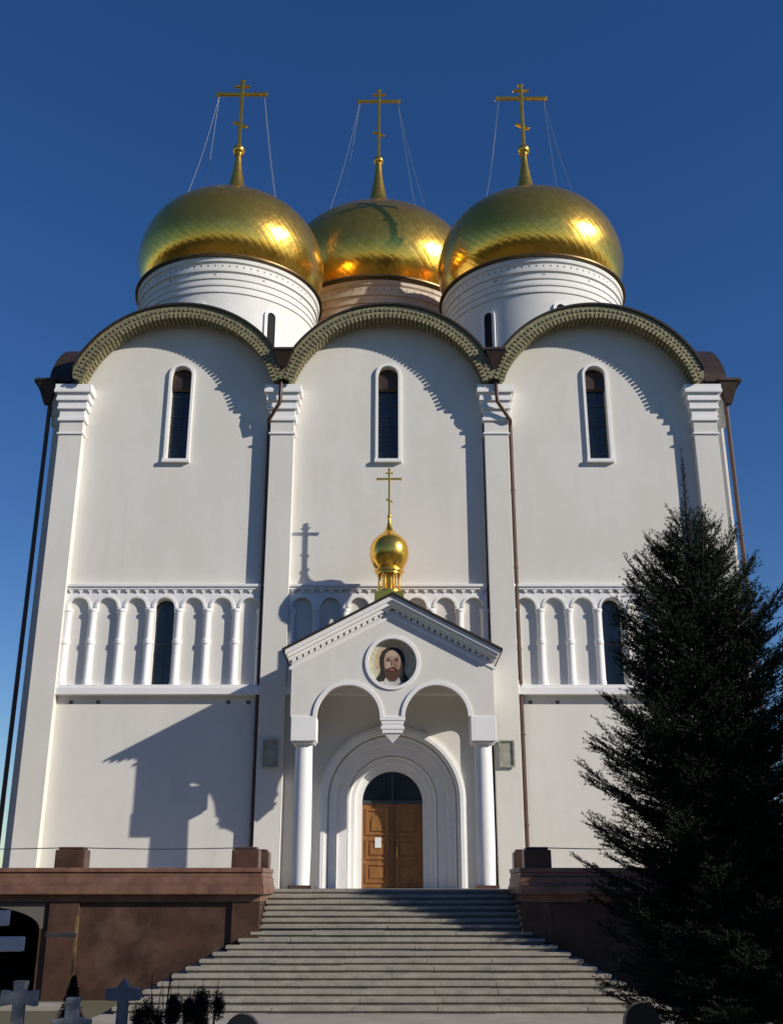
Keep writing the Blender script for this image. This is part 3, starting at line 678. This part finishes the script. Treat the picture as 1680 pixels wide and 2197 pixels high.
# ------------------------------------------------------------------ graves in the foreground
def grave_cross(x, y, zt, wd, label, style):
    e = empty('grave_cross', (x, y, GZ), label, 'gravestone', 'pale stone crosses in the foreground')
    b = MB(); a = 0.17*wd; h = zt-GZ; zb = zt-0.42*wd
    if style == 0:     # straight arms with splayed ends
        pts = [(-a, GZ+0.35), (a, GZ+0.35), (a*0.85, zb-a), (wd/2, zb-a*1.3), (wd/2, zb+a*1.1), (a*0.9, zb+a*0.9), (a*1.15, zt), (-a*1.15, zt), (-a*0.9, zb+a*0.9), (-wd/2, zb+a*1.1), (-wd/2, zb-a*1.3), (-a*0.85, zb-a)]
    elif style == 1:   # stepped shoulders
        pts = [(-wd*0.5, GZ+0.35), (wd*0.5, GZ+0.35), (wd*0.5, zb-a*1.6), (a*1.05, zb-a*1.2), (a, zt), (-a, zt), (-a*1.05, zb-a*1.2), (-wd*0.5, zb-a*1.6)]
        pts = [(-a*1.3, GZ+0.35), (a*1.3, GZ+0.35), (a*1.3, zb-a*2.6), (wd*0.5, zb-a*2.6), (wd*0.5, zb-a*0.6), (a, zb-a*0.3), (a, zt), (-a, zt), (-a, zb-a*0.3), (-wd*0.5, zb-a*0.6), (-wd*0.5, zb-a*2.6), (-a*1.3, zb-a*2.6)]
    else:              # pointed tip
        pts = [(-a, GZ+0.35), (a, GZ+0.35), (a*0.8, zb-a*1.1), (wd/2, zb-a), (wd/2, zb+a*0.9), (a*1.1, zb+a), (a*0.9, zt-a*1.2), (0, zt), (-a*0.9, zt-a*1.2), (-a*1.1, zb+a), (-wd/2, zb+a*0.9), (-wd/2, zb-a), (-a*0.8, zb-a*1.1)]
    b.plate([(x+u, z) for u, z in pts], (), y-0.07, y+0.07); b.build('cross', 'gravestone', e, bevel=0.012)
    b = MB(); b.box(x-wd*0.42, x+wd*0.42, y-0.2, y+0.2, GZ, GZ+0.2); b.box(x-wd*0.32, x+wd*0.32, y-0.14, y+0.14, GZ+0.2, GZ+0.35); b.build('base', 'gravestone', e, bevel=0.015)
grave_cross(-5.30, -20.5, -1.19, 0.52, 'pale stone cross with splayed arms, before the dark arched opening', 0)
grave_cross(-4.42, -20.9, -1.37, 0.54, 'blue grey stone cross with low arms, middle of the three stone crosses', 1)
grave_cross(-3.80, -20.6, -1.15, 0.48, 'blue grey stone cross with pointed tip, beside the stairs foot', 2)
e = empty('tall_cross', (-4.2, -26.0, GZ), 'big white painted cross cut by the left edge of the picture', 'cross')
b = MB(); xw = -4.26; b.box(xw-0.06, xw+0.06, -26.06, -25.94, GZ, 0.05); b.build('post', 'whitepaint', e, bevel=0.01)
b = MB(); b.box(xw-0.84, xw+0.70, -26.045, -25.925, -0.50, -0.37); b.build('main_bar', 'whitepaint', e, bevel=0.01)
b = MB(); b.box(xw-0.64, xw+0.53, -26.05, -25.93, -0.27, -0.13); b.build('short_bar', 'whitepaint', e, bevel=0.01)
e = empty('wooden_cross', (-5.05, -18.8, GZ), 'thin wooden grave post with one dark arm, before the brown wall', 'cross')
b = MB(); b.box(-5.07, -5.03, -18.83, -18.79, GZ, -0.37); b.build('post', 'oldwood', e)
b = MB(); b.box(-5.53, -5.03, -18.87, -18.832, -0.68, -0.62); b.build('arm', 'bar', e)
# low shrubs
def shrub(name, x, y, h, rd, label, cat, seed, spikes=3, cone=False, group=None):
    rg = np.random.default_rng(seed); e = empty(name, (x, y, GZ), label, cat, group)
    K = 9000; hh = rg.uniform(0, 1, K); th = rg.uniform(0, 6.283, K)
    if cone:
        rr = rd*(1-hh)**0.8*np.sqrt(rg.uniform(0.25, 1, K))*(0.85+0.2*np.sin(th*5+hh*14))
        o_ = np.stack([x+rr*np.cos(th), y+rr*np.sin(th), GZ+0.05+hh*h], axis=1)
    else:                                  # several uneven leafy lumps on bare shoots
        nl = 9; cen = np.stack([rg.normal(0, rd*0.5, nl), rg.normal(0, rd*0.5, nl), rg.uniform(0.15, 0.9, nl)*h], axis=1); rl = rg.uniform(0.07, 0.15, nl)*(0.6+rd*3)
        w_ = rg.integers(0, nl, K); q_ = rg.normal(size=(K, 3)); q_ /= np.linalg.norm(q_, axis=1)[:, None]
        o_ = cen[w_] + q_*(rl[w_]*rg.uniform(0.2, 1.1, K))[:, None]*np.array([0.8, 0.8, 1.5]) + np.array([x, y, GZ])
    d = rg.normal(size=(K, 3)); d[:, 2] += 0.5; d /= np.linalg.norm(d, axis=1)[:, None]
    wv = np.cross(d, rg.normal(size=(K, 3))); wv /= np.linalg.norm(wv, axis=1)[:, None]
    V = np.concatenate([o_-wv*0.007, o_+wv*0.007, o_+d*0.05]); F = np.stack([np.arange(K), np.arange(K)+K, np.arange(K)+2*K], axis=1)
    fast_mesh('foliage', V, F, 'leaf', e)
    b = MB()
    for k in range(spikes):
        xa = x + rd*rg.uniform(-0.6, 0.6); b.tube([(x, y, GZ), (xa, y, GZ+h*0.8), (xa+rg.uniform(-0.05, 0.05), y, GZ+h*rg.uniform(1.02, 1.18))], [0.012, 0.008, 0.004], 5)
    b.build('stem', 'bark', e)
shrub('young_conifer', -4.80, -19.6, 1.36, 0.40, 'small dark cone shaped conifer between two stone crosses', 'conifer', 3, 1, True)
for k, (x, y, h, rd, lab) in enumerate(((-3.38, -20.3, 1.30, 0.17, 'black leggy shrub at the left end of the shrub row'), (-3.15, -20.4, 1.32, 0.13, 'narrow black shrub with bare shoots, second in the shrub row'),
                                        (-2.90, -20.5, 1.20, 0.13, 'lowest black shrub with one bare shoot in the row'), (-2.60, -20.4, 1.26, 0.19, 'widest rounded black shrub at the right end of the row'))):
    shrub('grave_shrub', x, y, h, rd, lab, 'shrub', 30+k, 4 if k != 2 else 2, group='dark shrubs before the stairs foot')
# dark rounded headstones at the bottom edge
for x, y, zt, wd, lab in ((-1.66, -24.0, -1.25, 0.40, 'dark rounded headstone top at the bottom edge before the stairs'), (2.66, -24.6, -1.08, 0.38, 'dark headstone top at the bottom edge under the spruce')):
    e = empty('headstone', (x, y, GZ), lab, 'gravestone', 'dark rounded headstones')
    b = MB(); q = wd/2
    b.plate([(x-q, GZ+0.2), (x+q, GZ+0.2), (x+q, zt-0.22)] + [(x+q*math.cos(R(a))*1.0, zt-0.22+0.22*math.sin(R(a))) for a in range(15, 170, 12)] + [(x-q, zt-0.22)], (), y-0.07, y+0.07); b.build('slab', 'blackstone', e, bevel=0.02)
    b = MB(); b.box(x-q-0.1, x+q+0.1, y-0.16, y+0.16, GZ, GZ+0.2); b.build('base', 'blackstone', e, bevel=0.01)

# ------------------------------------------------------------------ wood behind the viewer (mirrored in the domes)
rg = np.random.default_rng(5); V = []; F = []
for k in range(380):
    a = rg.uniform(-100, 100); d = rg.uniform(60, 140); x = d*math.sin(R(a)); y = -37 - d*math.cos(R(a)); h = rg.uniform(14, 27); r0 = rg.uniform(2.5, 5)
    con = rg.uniform() < 0.5
    for q in range(46):
        t = rg.uniform(0.05, 1); pr_ = (1-t)*1.0 if con else math.sin(math.pi*min(1, t*0.9+0.1))
        th = rg.uniform(0, 6.283); c = np.array([x+r0*pr_*math.cos(th), y+r0*pr_*math.sin(th), GZ+t*h]); u = rg.normal(size=(3, 3))*1.5
        o = len(V); V += [c+u[0], c+u[1], c+u[2]]; F.append((o, o+1, o+2))
tag(fast_mesh('far_wood', V, F, 'leaf'), 'mass of trees standing beyond the churchyard', 'wood', kind='stuff')
